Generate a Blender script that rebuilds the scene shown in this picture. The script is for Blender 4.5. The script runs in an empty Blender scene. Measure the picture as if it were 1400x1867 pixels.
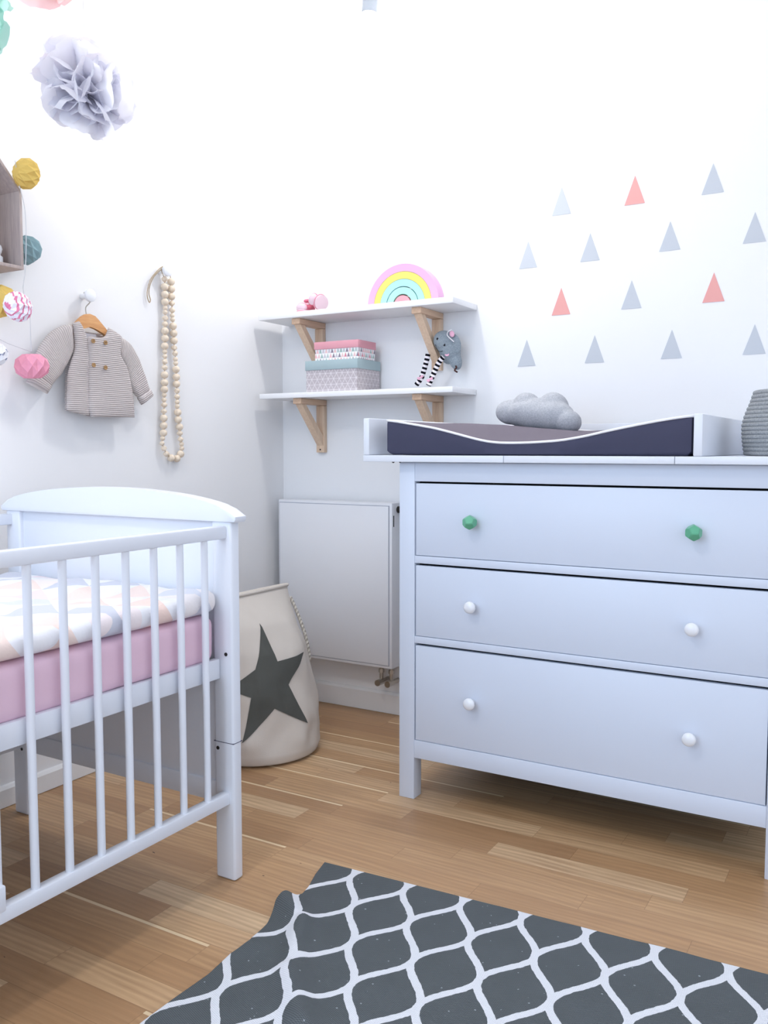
import bpy, bmesh, math, random
from mathutils import Vector, Matrix, noise
PI = math.pi
SC = bpy.context.scene
COL = SC.collection
random.seed(7)

# ------------------------------------------------------------------ camera
cam_data = bpy.data.cameras.new('camera')
cam = bpy.data.objects.new('camera', cam_data); COL.objects.link(cam)
cam.location = (2.0944, -2.7858, 0.98)
cam.rotation_euler = (math.radians(90 - 4.08), 0, math.radians(30.425))
cam_data.sensor_fit = 'VERTICAL'; cam_data.sensor_height = 36.0
cam_data.lens = 1605 / 1867 * 36
cam_data.clip_start = 0.02
SC.camera = cam

# ------------------------------------------------------------------ light
SC.view_settings.view_transform = 'Standard'
SC.view_settings.look = 'None'
SC.view_settings.gamma = 1
SC.view_settings.exposure = 0.28
SC.view_settings.use_curve_mapping = False
world = bpy.data.worlds.new('world'); SC.world = world
world.use_nodes = True
world.node_tree.nodes['Background'].inputs[0].default_value = (0.78, 0.86, 1.0, 1)
world.node_tree.nodes['Background'].inputs[1].default_value = 1.15

def lamp(name, kind, loc, power, color, size=0.1, target=None, **kw):
    d = bpy.data.lights.new(name, kind); d.energy = power; d.color = color
    o = bpy.data.objects.new(name, d); COL.objects.link(o); o.location = loc
    if kind == 'AREA':
        d.shape = 'RECTANGLE'; d.size = size[0]; d.size_y = size[1]
    else:
        d.shadow_soft_size = size
    if target is not None:
        o.rotation_euler = (Vector(target) - Vector(loc)).to_track_quat('-Z', 'Y').to_euler()
    for k, v in kw.items(): setattr(d, k, v)
    return o
# daylight of the window behind the camera, and the ceiling spots of the room
lamp('window_daylight', 'AREA', (0.6, -4.4, 1.75), 30, (0.50, 0.72, 1.0), (1.8, 1.7), (0.9, 0, 1.0))
L1 = (0.66, -0.43, 2.26)
L2 = (1.75, -1.25, 2.40)
L3 = (0.95, -2.35, 2.45)
lamp('spot_bulb', 'POINT', L1, 14.5, (1.0, 0.98, 0.96), 0.05)
lamp('spot_bulb', 'POINT', L2, 1.2, (1.0, 0.98, 0.96), 0.06)
lamp('spot_bulb', 'POINT', L3, 16, (1.0, 0.97, 0.95), 0.08)

# ------------------------------------------------------------------ materials
def lin(h):
    if isinstance(h, str):
        h = h.lstrip('#'); c = [int(h[i:i+2], 16)/255 for i in (0, 2, 4)]
        return tuple((x/12.92 if x <= .04045 else ((x+.055)/1.055)**2.4) for x in c) + (1,)
    return tuple(h) + (1,)
class NT:
    def __init__(s, name):
        s.m = bpy.data.materials.new(name); s.m.use_nodes = True; s.t = s.m.node_tree
        s.b = s.t.nodes['Principled BSDF']
    def n(s, typ, **kw):
        o = s.t.nodes.new(typ)
        for k, v in kw.items(): setattr(o, k, v)
        return o
    def link(s, a, b): s.t.links.new(a, b)
    def put(s, sock, v):
        if hasattr(v, 'is_output'): s.link(v, sock)
        else: sock.default_value = v
    def math(s, op, a, b=None, c=None, clamp=False):
        o = s.n('ShaderNodeMath', operation=op); o.use_clamp = clamp
        s.put(o.inputs[0], a)
        if b is not None: s.put(o.inputs[1], b)
        if c is not None: s.put(o.inputs[2], c)
        return o.outputs[0]
    def mix(s, f, a, b, mode='MIX'):
        o = s.n('ShaderNodeMix', data_type='RGBA', blend_type=mode)
        s.put(o.inputs[0], f); s.put(o.inputs[6], a); s.put(o.inputs[7], b)
        return o.outputs[2]
    def ramp(s, f, stops, interp='LINEAR'):
        o = s.n('ShaderNodeValToRGB'); cr = o.color_ramp; cr.interpolation = interp
        while len(cr.elements) < len(stops): cr.elements.new(0.5)
        for e, (p, c) in zip(cr.elements, stops): e.position = p; e.color = lin(c)
        s.put(o.inputs[0], f); return o.outputs[0]
    def coord(s, which='Object'): return s.n('ShaderNodeTexCoord').outputs[which]
    def sep(s, v):
        o = s.n('ShaderNodeSeparateXYZ'); s.link(v, o.inputs[0]); return o.outputs
    def comb(s, x, y, z=0.0):
        o = s.n('ShaderNodeCombineXYZ')
        for i, v in enumerate((x, y, z)): s.put(o.inputs[i], v)
        return o.outputs[0]
    def noise(s, vec, scale, detail=3, rough=.5, out='Fac'):
        o = s.n('ShaderNodeTexNoise'); s.link(vec, o.inputs['Vector'])
        o.inputs['Scale'].default_value = scale; o.inputs['Detail'].default_value = detail
        o.inputs['Roughness'].default_value = rough
        return o.outputs[out]
    def white(s, vec):
        o = s.n('ShaderNodeTexWhiteNoise'); s.link(vec, o.inputs['Vector']); return o.outputs['Value']
    def bump(s, h, strength=.3, dist=.002):
        o = s.n('ShaderNodeBump'); s.link(h, o.inputs['Height'])
        o.inputs['Strength'].default_value = strength; o.inputs['Distance'].default_value = dist
        s.link(o.outputs[0], s.b.inputs['Normal'])
    def base(s, c, rough=.5, spec=.5, metal=0.):
        s.put(s.b.inputs['Base Color'], lin(c) if isinstance(c, (str, tuple, list)) else c)
        s.b.inputs['Roughness'].default_value = rough
        s.b.inputs['Specular IOR Level'].default_value = spec
        s.b.inputs['Metallic'].default_value = metal

def plain(name, c, rough=.5, spec=.5, metal=0., nz=None, var=0.04):
    t = NT(name)
    co = t.coord()
    f = t.noise(co, 9, 3)
    hi = lin(c); lo = tuple(x*(1-var) for x in hi[:3]) + (1,)
    t.base(t.mix(f, lo, hi), rough, spec, metal)
    if nz: t.bump(t.noise(co, nz[0], 4), nz[1], nz[2])
    return t.m

M = {}
M['wall'] = plain('wall_paint', '#f0f0f1', .85, .2, nz=(260, .08, .001), var=.012)
M['ceil'] = plain('ceiling_paint', '#f4f4f4', .9, .2)
M['trim'] = plain('trim_paint', '#eeeeee', .45, .4)
M['lacquer'] = plain('white_lacquer', '#d5ddeb', .38, .45, nz=(90, .03, .001), var=.01)
M['tray'] = plain('tray_lacquer', '#e2e6ee', .38, .45, var=.01)
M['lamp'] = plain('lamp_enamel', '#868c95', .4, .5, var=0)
M['crib'] = plain('crib_paint', '#e6eaf2', .33, .5, nz=(60, .03, .001), var=.01)
M['shelf'] = plain('shelf_foil', '#f1f1f2', .42, .4, var=.01)
M['dark'] = plain('recess_shade', '#15161a', .9, .1)  # near-black: shade of gaps, slot and holes put into the colour
M['knobw'] = plain('white_ceramic', '#eceef2', .12, .6, var=0)
M['knobg'] = plain('green_ceramic', '#62b08c', .28, .5, var=.05)
M['metal'] = plain('brushed_metal', '#b9b2a8', .3, .5, 1.0)
M['dmetal'] = plain('dark_metal', '#3c3a38', .4, .5, .8)
M['radiator'] = plain('radiator_enamel', '#e9eaee', .35, .5, var=.01)
M['plastic'] = plain('white_plastic', '#f0f1f2', .4, .5, var=0)
M['pink'] = plain('pink_cotton', '#eccada', .9, .15, nz=(420, .15, .001))
M['piping'] = plain('white_piping', '#f3f3f6', .7, .2)
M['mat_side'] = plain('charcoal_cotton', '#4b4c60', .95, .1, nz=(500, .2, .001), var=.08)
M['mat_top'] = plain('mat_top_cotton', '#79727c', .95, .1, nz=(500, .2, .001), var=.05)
M['rope'] = plain('cotton_rope', '#c9c3b6', .9, .1, nz=(600, .5, .002))
M['canvas'] = plain('canvas_fabric', '#d9d2ca', .95, .1, nz=(420, .35, .001), var=.06)
M['star'] = plain('star_print', '#5c5e5b', .9, .1, nz=(420, .3, .001), var=.06)
M['pinklid'] = plain('pink_card', '#dfa0ab', .7, .2)
M['greylid'] = plain('sage_card', '#a9bcc0', .7, .2)
M['cord'] = plain('white_cord', '#d9d9dc', .8, .2)
M['leather'] = plain('beige_cord', '#b8a58c', .8, .2)
M['black'] = plain('black_thread', '#17161a', .6, .3)
M['blush'] = plain('blush_felt', '#f0b9cf', .9, .1)
M['whitefelt'] = plain('white_felt', '#f2eef2', .9, .1)
M['browntuft'] = plain('brown_ribbon', '#4a2c2a', .8, .2)
M['triG'] = plain('grey_decal', '#c4c9d0', .6, .3, var=.02)
M['triP'] = plain('coral_decal', '#e8a7a2', .6, .3, var=.02)
M['shoe'] = plain('pink_canvas', '#dc7890', .8, .2, nz=(400, .2, .001))
M['rubber'] = plain('white_rubber', '#dcc2cd', .5, .4)
M['groove'] = plain('groove_shade', '#a9adba', .6, .3)
M['felt'] = None

def wood(name, a, b, axis='Y', scale=14, rough=.55):
    t = NT(name); co = t.coord()
    mp = t.n('ShaderNodeMapping'); t.link(co, mp.inputs[0])
    sc = {'X': (1, 9, 9), 'Y': (9, 1, 9), 'Z': (9, 9, 1)}[axis]
    mp.inputs['Scale'].default_value = sc
    f = t.noise(mp.outputs[0], scale, 4, .6)
    t.base(t.ramp(f, [(.3, a), (.7, b)]), rough, .3)
    t.bump(f, .1, .001); return t.m
M['birchY'] = wood('birch_along_y', '#d3b094', '#e0c1a5', 'Y')
M['birchZ'] = wood('birch_along_z', '#d8ba9f', '#e6ccb2', 'Z')
M['hanger'] = wood('hanger_wood', '#c98f5c', '#dca873', 'Y')
M['bead'] = wood('bead_wood', '#dfcdb8', '#eedfca', 'Z', 20)
M['button'] = wood('button_wood', '#9c7a52', '#b99468', 'Y', 30)
M['house'] = wood('house_wood', '#aa9b98', '#bfb0aa', 'Z')

def elephant_grey():
    t = NT('grey_felt'); co = t.coord(); f = t.noise(co, 300, 3)
    t.base(t.ramp(f, [(.3, '#7f8a93'), (.7, '#9fa9b0')]), .95, .1); t.bump(f, .4, .001); return t.m
M['felt'] = elephant_grey()
def melange():
    t = NT('melange_grey_knit'); co = t.coord(); f = t.noise(co, 260, 4, .7); g = t.noise(co, 30, 3)
    c = t.ramp(f, [(.25, '#9da0a6'), (.75, '#cfd0d4')])
    t.base(t.mix(t.math('MULTIPLY', g, .25), c, lin('#989aa2')), .95, .1); t.bump(f, .4, .001); return t.m
M['melange'] = melange()
def basket_rope():
    t = NT('grey_rope'); co = t.coord(); f = t.noise(co, 240, 4, .7)
    t.base(t.ramp(f, [(.25, '#7b7f83'), (.75, '#abaeb0')]), .95, .1); t.bump(f, .6, .002); return t.m
M['basket'] = basket_rope()

def floor_mat():
    t = NT('oak_parquet'); co = t.coord(); x, y, z = t.sep(co)
    W, L = .071, .46
    ry = t.math('DIVIDE', t.math('ADD', y, 10.03), W); row = t.math('FLOOR', ry); fy = t.math('SUBTRACT', ry, row)
    rr = t.white(t.comb(row, 3.3))
    rx = t.math('DIVIDE', t.math('ADD', t.math('ADD', x, 10), t.math('MULTIPLY', rr, 5.1)), L)
    cl = t.math('FLOOR', rx); fx = t.math('SUBTRACT', rx, cl)
    idn = t.white(t.comb(row, cl, 1.7))
    col = t.ramp(idn, [(0, '#a57c57'), (.2, '#b48a61'), (.45, '#bf966c'), (.7, '#c8a177'), (.9, '#d2ae86'), (1, '#dbbd97')])
    # grain stretched along each stave, shifted per stave
    gv = t.comb(t.math('MULTIPLY', x, 1.6), t.math('ADD', t.math('MULTIPLY', y, 26), t.math('MULTIPLY', idn, 40)), idn)
    g = t.noise(gv, 2.6, 6, .62)
    col = t.mix(t.math('MULTIPLY', t.ramp(g, [(.35, '#ffffff'), (.62, '#000000')]), .45), col, lin('#8b6440'))
    wv = t.n('ShaderNodeTexWave', wave_type='BANDS', bands_direction='Y')
    t.link(t.comb(t.math('MULTIPLY', x, .55), t.math('ADD', t.math('MULTIPLY', y, 2.2), t.math('MULTIPLY', idn, 9)), idn), wv.inputs['Vector'])
    wv.inputs['Scale'].default_value = 9; wv.inputs['Distortion'].default_value = 14; wv.inputs['Detail'].default_value = 2; wv.inputs['Detail Scale'].default_value = .35
    col = t.mix(t.math('MULTIPLY', wv.outputs['Fac'], .30), col, lin('#8a6340'))
    gv2 = t.comb(t.math('MULTIPLY', x, 5), t.math('MULTIPLY', y, 160), idn)
    g2 = t.noise(gv2, 1.5, 4, .6)
    col = t.mix(t.math('MULTIPLY', g2, .22), col, lin('#d9bd96'))
    kn = t.noise(t.comb(t.math('MULTIPLY', x, 1.0), t.math('MULTIPLY', y, 1.8)), 26, 1)
    col = t.mix(t.math('GREATER_THAN', kn, .80), col, lin('#4a2f1c'))
    # joints; every third one is a board joint
    ey = t.math('MINIMUM', fy, t.math('SUBTRACT', 1.0, fy)); ex = t.math('MINIMUM', fx, t.math('SUBTRACT', 1.0, fx))
    jy = t.math('LESS_THAN', ey, .009); jx = t.math('LESS_THAN', ex, .0012)
    j = t.math('MAXIMUM', jy, jx)
    col = t.mix(t.math('MULTIPLY', j, .42), col, lin('#5c3d24'))
    # pale seam highlights painted along one edge of a few staves
    s1 = t.math('GREATER_THAN', t.white(t.comb(row, cl, 9.1)), .92)
    s2 = t.math('LESS_THAN', t.math('ABSOLUTE', t.math('SUBTRACT', fy, .91)), .055)
    col = t.mix(t.math('MULTIPLY', t.math('MULTIPLY', s1, s2), .8), col, lin('#ecd6b0'))
    t.base(col, .33, .45)
    t.put(t.b.inputs['Roughness'], t.math('ADD', .27, t.math('MULTIPLY', g, .2)))
    t.bump(t.math('SUBTRACT', t.math('MULTIPLY', g, .2), j), .15, .001)
    return t.m
M['floor'] = floor_mat()

def uvsep(t): return t.sep(t.coord('UV'))
def rug_mat():
    t = NT('rug_cotton'); u, v, _ = uvsep(t)
    P = .1345; A = P/4; Q = .1195
    dn = t.math('MULTIPLY', t.math('SUBTRACT', t.noise(t.comb(u, v), 60, 2), .5), .006)
    vv = t.math('SUBTRACT', v, .027)
    th = t.math('MULTIPLY', vv, PI/Q)
    c = t.math('MULTIPLY', t.math('COSINE', th), A)
    def dist(base):
        q = t.math('SUBTRACT', t.math('ADD', u, dn), base)
        q = t.math('DIVIDE', q, P)
        q = t.math('SUBTRACT', q, t.math('FLOOR', t.math('ADD', q, .5)))
        return t.math('ABSOLUTE', t.math('MULTIPLY', q, P))
    b1 = t.math('ADD', .090 - A, c); b2 = t.math('SUBTRACT', .090 + A, c)
    d = t.math('MINIMUM', dist(b1), dist(b2))
    slope = t.math('MULTIPLY', t.math('SINE', th), A*PI/Q)
    d = t.math('DIVIDE', d, t.math('SQRT', t.math('ADD', 1, t.math('MULTIPLY', slope, slope))))
    w = t.math('LESS_THAN', d, .0076)
    # weave
    wu = t.math('SINE', t.math('MULTIPLY', u, 2*PI/.0042)); wv = t.math('SINE', t.math('MULTIPLY', v, 2*PI/.0042))
    wv2 = t.math('SINE', t.math('ADD', t.math('MULTIPLY', v, 2*PI/.0036), t.math('MULTIPLY', t.math('FLOOR', t.math('DIVIDE', u, .0042)), PI)))
    weave = t.math('ADD', t.math('MULTIPLY', wv2, .5), .5)
    nn = t.noise(t.comb(u, v), 14, 4)
    dark = t.mix(weave, lin('#44484a'), lin('#686d6f'))
    dark = t.mix(t.math('MULTIPLY', nn, .35), dark, lin('#6a7076'))
    lint = t.math('GREATER_THAN', t.noise(t.comb(u, v), 130, 0), .83)
    dark = t.mix(lint, dark, lin('#9aa0a6'))
    white = t.mix(weave, lin('#d6d8de'), lin('#e6e7ec'))
    t.base(t.mix(w, dark, white), .95, .1)
    t.bump(t.math('ADD', weave, t.math('MULTIPLY', w, .3)), .55, .0014)
    return t.m
M['rug'] = rug_mat()

def tri_mask(t, a, b, w, h):
    """up-pointing triangles in rows; returns mask and an id"""
    rb = t.math('DIVIDE', b, h); row = t.math('FLOOR', rb); fb = t.math('SUBTRACT', rb, row)
    ra = t.math('ADD', t.math('DIVIDE', a, w), t.math('MULTIPLY', row, .5)); cl = t.math('FLOOR', ra); fa = t.math('SUBTRACT', ra, cl)
    e = t.math('ABSOLUTE', t.math('MULTIPLY', t.math('SUBTRACT', fa, .5), 2))
    lim = t.math('SUBTRACT', 1.0, fb)
    return t.math('LESS_THAN', e, lim), row, cl, fa, fb, e, lim
def box_tri():
    t = NT('triangle_print_card'); u, v, _ = uvsep(t)
    m, row, cl, *_r = tri_mask(t, u, v, .0125, .0165)
    r = t.white(t.comb(row, cl, 2.2))
    c = t.ramp(r, [(0, '#e8b9bd'), (.2, '#d98f9c'), (.36, '#b9c6c4'), (.52, '#9fb8b2'), (.66, '#e6c4c3'), (.8, '#8f8492'), (.9, '#c9c3ca')], 'CONSTANT')
    t.base(t.mix(m, lin('#efeff1'), c), .7, .2); return t.m
M['boxtri'] = box_tri()
def box_lines():
    t = NT('line_print_card'); u, v, _ = uvsep(t)
    m, row, cl, fa, fb, e, lim = tri_mask(t, u, v, .0235, .0195)
    l1 = t.math('LESS_THAN', t.math('ABSOLUTE', t.math('SUBTRACT', e, lim)), .075)
    l2 = t.math('LESS_THAN', fb, .07)
    t.base(t.mix(t.math('MAXIMUM', l1, l2), lin('#bdb4b8'), lin('#e4dfe1')), .7, .2); return t.m
M['boxline'] = box_lines()
def blanket_mat():
    t = NT('fleece_triangles'); x, y, z = t.sep(t.coord())
    wob = t.math('MULTIPLY', t.math('SUBTRACT', t.noise(t.coord(), 5, 2), .5), .03)
    a = t.math('ADD', t.math('ADD', y, wob), 5); b = t.math('ADD', t.math('ADD', x, z), 5)
    m, row, cl, *_r = tri_mask(t, a, b, .125, .098)
    r1 = t.white(t.comb(row, cl, 4.4)); r2 = t.white(t.comb(row, cl, 8.8))
    c1 = t.ramp(r1, [(0, '#f0d6cb'), (.25, '#cfd1dc'), (.5, '#f0dcdf'), (.66, '#dadce5'), (.86, '#f2ddd3')], 'CONSTANT')
    c2 = t.ramp(r2, [(0, '#f2f1f3'), (.6, '#f1ebea'), (.8, '#f3e8e8')], 'CONSTANT')
    t.base(t.mix(m, c2, c1), .95, .1)
    t.b.inputs['Sheen Weight'].default_value = .3
    t.bump(t.noise(t.coord(), 220, 4), .4, .002); return t.m
M['blanket'] = blanket_mat()
def knit_mat():
    t = NT('ribbed_knit'); u, v, _ = uvsep(t)
    w = t.math('SINE', t.math('MULTIPLY', v, 2*PI/.0058))
    w = t.math('ADD', t.math('MULTIPLY', w, .5), .5)
    f = t.noise(t.comb(t.math('MULTIPLY', u, 3), v), 320, 3)
    c = t.mix(w, lin('#bab0ae'), lin('#ddd5d2'))
    t.base(t.mix(t.math('MULTIPLY', f, .25), c, lin('#b9aeae')), .95, .1)
    t.bump(t.math('ADD', w, t.math('MULTIPLY', f, .3)), .8, .002); return t.m
M['knit'] = knit_mat()
def stripes():
    t = NT('striped_sock'); u, v, _ = uvsep(t)
    w = t.math('SINE', t.math('MULTIPLY', v, 2*PI/.0152))
    t.base(t.mix(t.math('GREATER_THAN', w, 0), lin('#f3edf2'), lin('#17151c')), .9, .1); return t.m
M['stripe'] = stripes()
def rope_twist():
    t = NT('twisted_rope'); u, v, _ = uvsep(t)
    w = t.math('SINE', t.math('ADD', t.math('MULTIPLY', v, 2*PI/.014), t.math('MULTIPLY', u, 2*PI)))
    w = t.math('ADD', t.math('MULTIPLY', w, .5), .5)
    t.base(t.mix(w, lin('#b8b1a6'), lin('#d6d0c6')), .9, .1); t.bump(w, 1, .003); return t.m
M['twist'] = rope_twist()
def tissue(name, c, tr=.35):
    t = NT(name); t.base(c, .9, .1)
    tl = t.n('ShaderNodeBsdfTranslucent'); tl.inputs[0].default_value = lin(c)
    mx = t.n('ShaderNodeMixShader'); mx.inputs[0].default_value = tr
    out = t.t.nodes['Material Output']
    t.link(t.b.outputs[0], mx.inputs[1]); t.link(tl.outputs[0], mx.inputs[2]); t.link(mx.outputs[0], out.inputs[0])
    return t.m
M['tisW'] = tissue('white_tissue', '#f3f3fa', .55)
M['tisP'] = tissue('coral_tissue', '#fddcdc', .55)
M['tisM'] = tissue('mint_tissue', '#cdf4ea', .55)
M['papY'] = tissue('yellow_paper', '#efd17a', .25)
M['papT'] = tissue('teal_paper', '#9ab9c0', .2)
M['papP'] = tissue('pink_paper', '#f8b2c8', .25)
M['papW'] = tissue('white_paper', '#ececf0', .25)
def striped_paper():
    t = NT('striped_paper'); x, y, z = t.sep(t.coord())
    q = t.math('ADD', t.math('MULTIPLY', y, 2*PI/.0125), t.math('MULTIPLY', t.math('SINE', t.math('MULTIPLY', z, 160)), .9))
    m = t.math('GREATER_THAN', t.math('SINE', q), .55)
    t.base(t.mix(m, lin('#ece8f4'), lin('#dd7f9f')), .8, .2); return t.m
M['papS'] = striped_paper()
def dotted_paper():
    t = NT('dotted_paper'); co = t.coord()
    v = t.n('ShaderNodeTexVoronoi'); t.link(co, v.inputs['Vector']); v.inputs['Scale'].default_value = 60
    m = t.math('LESS_THAN', v.outputs['Distance'], .28)
    t.base(t.mix(m, lin('#e9e9ee'), lin('#8d93ad')), .8, .2); return t.m
M['papD'] = dotted_paper()
RB = {'pink': '#dca9d0', 'yellow': '#efdb6c', 'light blue': '#a4d7e2', 'mint green': '#a4ddd0', 'coral': '#f59aa4'}
for k, v in RB.items(): M['rb_'+k] = plain('rainbow_'+k.replace(' ', '_'), v, .5, .4, var=.02)

# ------------------------------------------------------------------ mesh helpers
def bx(bm, x0, x1, y0, y1, z0, z1, bev=0.0, seg=2):
    r = bmesh.ops.create_cube(bm, size=1)
    vs = r['verts']
    for v in vs:
        v.co = Vector(((x0+x1)/2 + v.co.x*(x1-x0), (y0+y1)/2 + v.co.y*(y1-y0), (z0+z1)/2 + v.co.z*(z1-z0)))
    if bev:
        es = list({e for v in vs for e in v.link_edges})
        bmesh.ops.bevel(bm, geom=es, offset=bev, segments=seg, affect='EDGES', profile=.5)
def cyl(bm, p0, p1, r0, r1=None, seg=24, caps=True):
    p0, p1 = Vector(p0), Vector(p1); r1 = r0 if r1 is None else r1
    q = (p1-p0).to_track_quat('Z', 'Y').to_matrix().to_4x4()
    bmesh.ops.create_cone(bm, cap_ends=caps, segments=seg, radius1=r0, radius2=r1, depth=(p1-p0).length,
                          matrix=Matrix.Translation((p0+p1)/2) @ q)
def sph(bm, c, r, u=20, v=14, mat=None):
    m = Matrix.Translation(Vector(c))
    if mat is not None: m = m @ mat
    s = (r, r, r) if not hasattr(r, '__len__') else r
    m = m @ Matrix.Diagonal((*s, 1))
    bmesh.ops.create_uvsphere(bm, u_segments=u, v_segments=v, radius=1, matrix=m)
def lathe(bm, prof, c=(0, 0, 0), axis='Z', seg=28):
    """prof: (radius, height) pairs along axis"""
    c = Vector(c); rings = []
    for r, h in prof:
        ring = []
        for i in range(seg):
            a = 2*PI*i/seg; p = (r*math.cos(a), r*math.sin(a), h)
            if axis == '-Y': p = (p[0], -p[2], p[1])
            elif axis == 'X': p = (p[2], p[0], p[1])
            ring.append(bm.verts.new(c + Vector(p)))
        rings.append(ring)
    for a, b in zip(rings, rings[1:]):
        for i in range(seg):
            bm.faces.new((a[i], a[(i+1) % seg], b[(i+1) % seg], b[i]))
    bm.faces.new(list(reversed(rings[0]))); bm.faces.new(rings[-1])
def prism(bm, poly, axis, a0, a1, bev=0.0):
    """extrude a 2-D polygon along an axis from a0 to a1"""
    def P(p, a):
        if axis == 'Y': return Vector((p[0], a, p[1]))
        if axis == 'X': return Vector((a, p[0], p[1]))
        return Vector((p[0], p[1], a))
    A = [bm.verts.new(P(p, a0)) for p in poly]; B = [bm.verts.new(P(p, a1)) for p in poly]
    n = len(poly)
    f1 = bm.faces.new(A); f2 = bm.faces.new(list(reversed(B)))
    for i in range(n): bm.faces.new((A[i], B[i], B[(i+1) % n], A[(i+1) % n]))
    if bev:
        es = list(f1.edges) + list(f2.edges)
        bmesh.ops.bevel(bm, geom=es, offset=bev, segments=2, affect='EDGES', profile=.5)
def tube(bm, pts, r, seg=10, closed=False):
    pts = [Vector(p) for p in pts]; n = len(pts); rings = []
    rr = r if hasattr(r, '__len__') else [r]*n
    uvl = bm.loops.layers.uv.verify(); L = 0; Ls = []
    up = Vector((0.13, 0.21, 1)).normalized()
    for i, p in enumerate(pts):
        a = pts[i-1] if (i or closed) else pts[0]; b = pts[(i+1) % n] if (i < n-1 or closed) else pts[-1]
        t = (b-a).normalized()
        s = t.cross(up)
        if s.length < .15: s = t.cross(Vector((1, 0, 0)))
        s.normalize(); w = s.cross(t)
        if i: L += (p-pts[i-1]).length
        Ls.append(L)
        rings.append([bm.verts.new(p + (s*math.cos(2*PI*k/seg) + w*math.sin(2*PI*k/seg))*rr[i]) for k in range(seg)])
    for i in range(n if closed else n-1):
        A, B = rings[i], rings[(i+1) % n]
        for k in range(seg):
            f = bm.faces.new((A[k], B[k], B[(k+1) % seg], A[(k+1) % seg]))
            for lp, uv in zip(f.loops, ((k/seg, Ls[i]), (k/seg, Ls[(i+1) % n]), ((k+1)/seg, Ls[(i+1) % n]), ((k+1)/seg, Ls[i]))): lp[uvl].uv = uv
    if not closed:
        bm.faces.new(rings[0]); bm.faces.new(list(reversed(rings[-1])))
def smooth_path(pts, n=6):
    pts = [Vector(p) for p in pts]; out = []
    for i in range(len(pts)-1):
        p0 = pts[max(i-1, 0)]; p1 = pts[i]; p2 = pts[i+1]; p3 = pts[min(i+2, len(pts)-1)]
        for k in range(n):
            t = k/n
            out.append(.5*((2*p1) + (p2-p0)*t + (2*p0-5*p1+4*p2-p3)*t*t + (3*p1-p0-3*p2+p3)*t**3))
    out.append(pts[-1]); return out
def fix(bm): bmesh.ops.recalc_face_normals(bm, faces=bm.faces[:])
def softbox(bm, x0, x1, y0, y1, z0, z1, r, n=(20, 20, 6), fn=None):
    """a padded box: densely gridded, edges rounded by radius r, optional displacement fn(co)->Vector"""
    c = Vector(((x0+x1)/2, (y0+y1)/2, (z0+z1)/2)); h = Vector(((x1-x0)/2, (y1-y0)/2, (z1-z0)/2))
    rr = Vector((min(r, h.x), min(r, h.y), min(r, h.z)))
    cache = {}
    def vert(ijk):
        if ijk in cache: return cache[ijk]
        p = Vector([(2*ijk[a]/n[a]-1)*h[a] for a in range(3)])
        inner = Vector([max(-(h[a]-rr[a]), min(h[a]-rr[a], p[a])) for a in range(3)])
        d = p-inner
        dd = Vector([d[a]/rr[a] if rr[a] else 0 for a in range(3)])
        m = max(abs(q) for q in dd)
        if m > 0: dd = dd.normalized()*m if dd.length > 1e-6 else dd
        q = c + inner + Vector([dd[a]*rr[a] for a in range(3)])
        if fn: q = q + fn(q)
        v = bm.verts.new(q); cache[ijk] = v; return v
    for ax in range(3):
        o = [a for a in range(3) if a != ax]
        for side in (0, n[ax]):
            for i in range(n[o[0]]):
                for j in range(n[o[1]]):
                    q = []
                    for di, dj in ((0, 0), (1, 0), (1, 1), (0, 1)):
                        k = [0, 0, 0]; k[ax] = side; k[o[0]] = i+di; k[o[1]] = j+dj; q.append(vert(tuple(k)))
                    bm.faces.new(q)
    fix(bm)

ORG = {}
def thing(name, label, cat, loc=(0, 0, 0), group=None, kind=None):
    o = bpy.data.objects.new(name, None); COL.objects.link(o); o.location = loc
    o.empty_display_size = .05
    if label: o['label'] = label; o['category'] = cat
    if group: o['group'] = group
    if kind: o['kind'] = kind
    ORG[o.name] = Vector(loc); return o
def obj(name, bm, mat, parent=None, smooth=None, label=None, cat=None, group=None, kind=None, doublesided=False):
    """bm is in world coordinates; links it as one mesh object, optionally under a thing or part"""
    fix(bm) if not doublesided else None
    if parent is not None: o0 = ORG[parent.name]
    else:
        xs = [v.co.x for v in bm.verts]; ys = [v.co.y for v in bm.verts]; zs = [v.co.z for v in bm.verts]
        o0 = Vector(((min(xs)+max(xs))/2, (min(ys)+max(ys))/2, min(zs)))
        if kind == 'structure': o0 = Vector((0, 0, 0))
    for v in bm.verts: v.co -= o0
    me = bpy.data.meshes.new(name); bm.to_mesh(me); bm.free()
    me.materials.append(M[mat] if isinstance(mat, str) else mat)
    o = bpy.data.objects.new(name, me); COL.objects.link(o)
    if parent is not None:
        o.parent = parent; ORG[o.name] = o0
    else:
        o.location = o0; ORG[o.name] = o0
    if smooth is not None:
        for p in me.polygons: p.use_smooth = True
        if smooth < 180:
            me.set_sharp_from_angle(angle=math.radians(smooth))
    if label: o['label'] = label
    if cat: o['category'] = cat
    if group: o['group'] = group
    if kind: o['kind'] = kind
    return o
def B(): return bmesh.new()
def boxobj(name, dims, mat, parent=None, bev=.0015, smooth=40, **kw):
    bm = B(); bx(bm, *dims, bev=bev); return obj(name, bm, mat, parent, smooth if bev else None, **kw)

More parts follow.
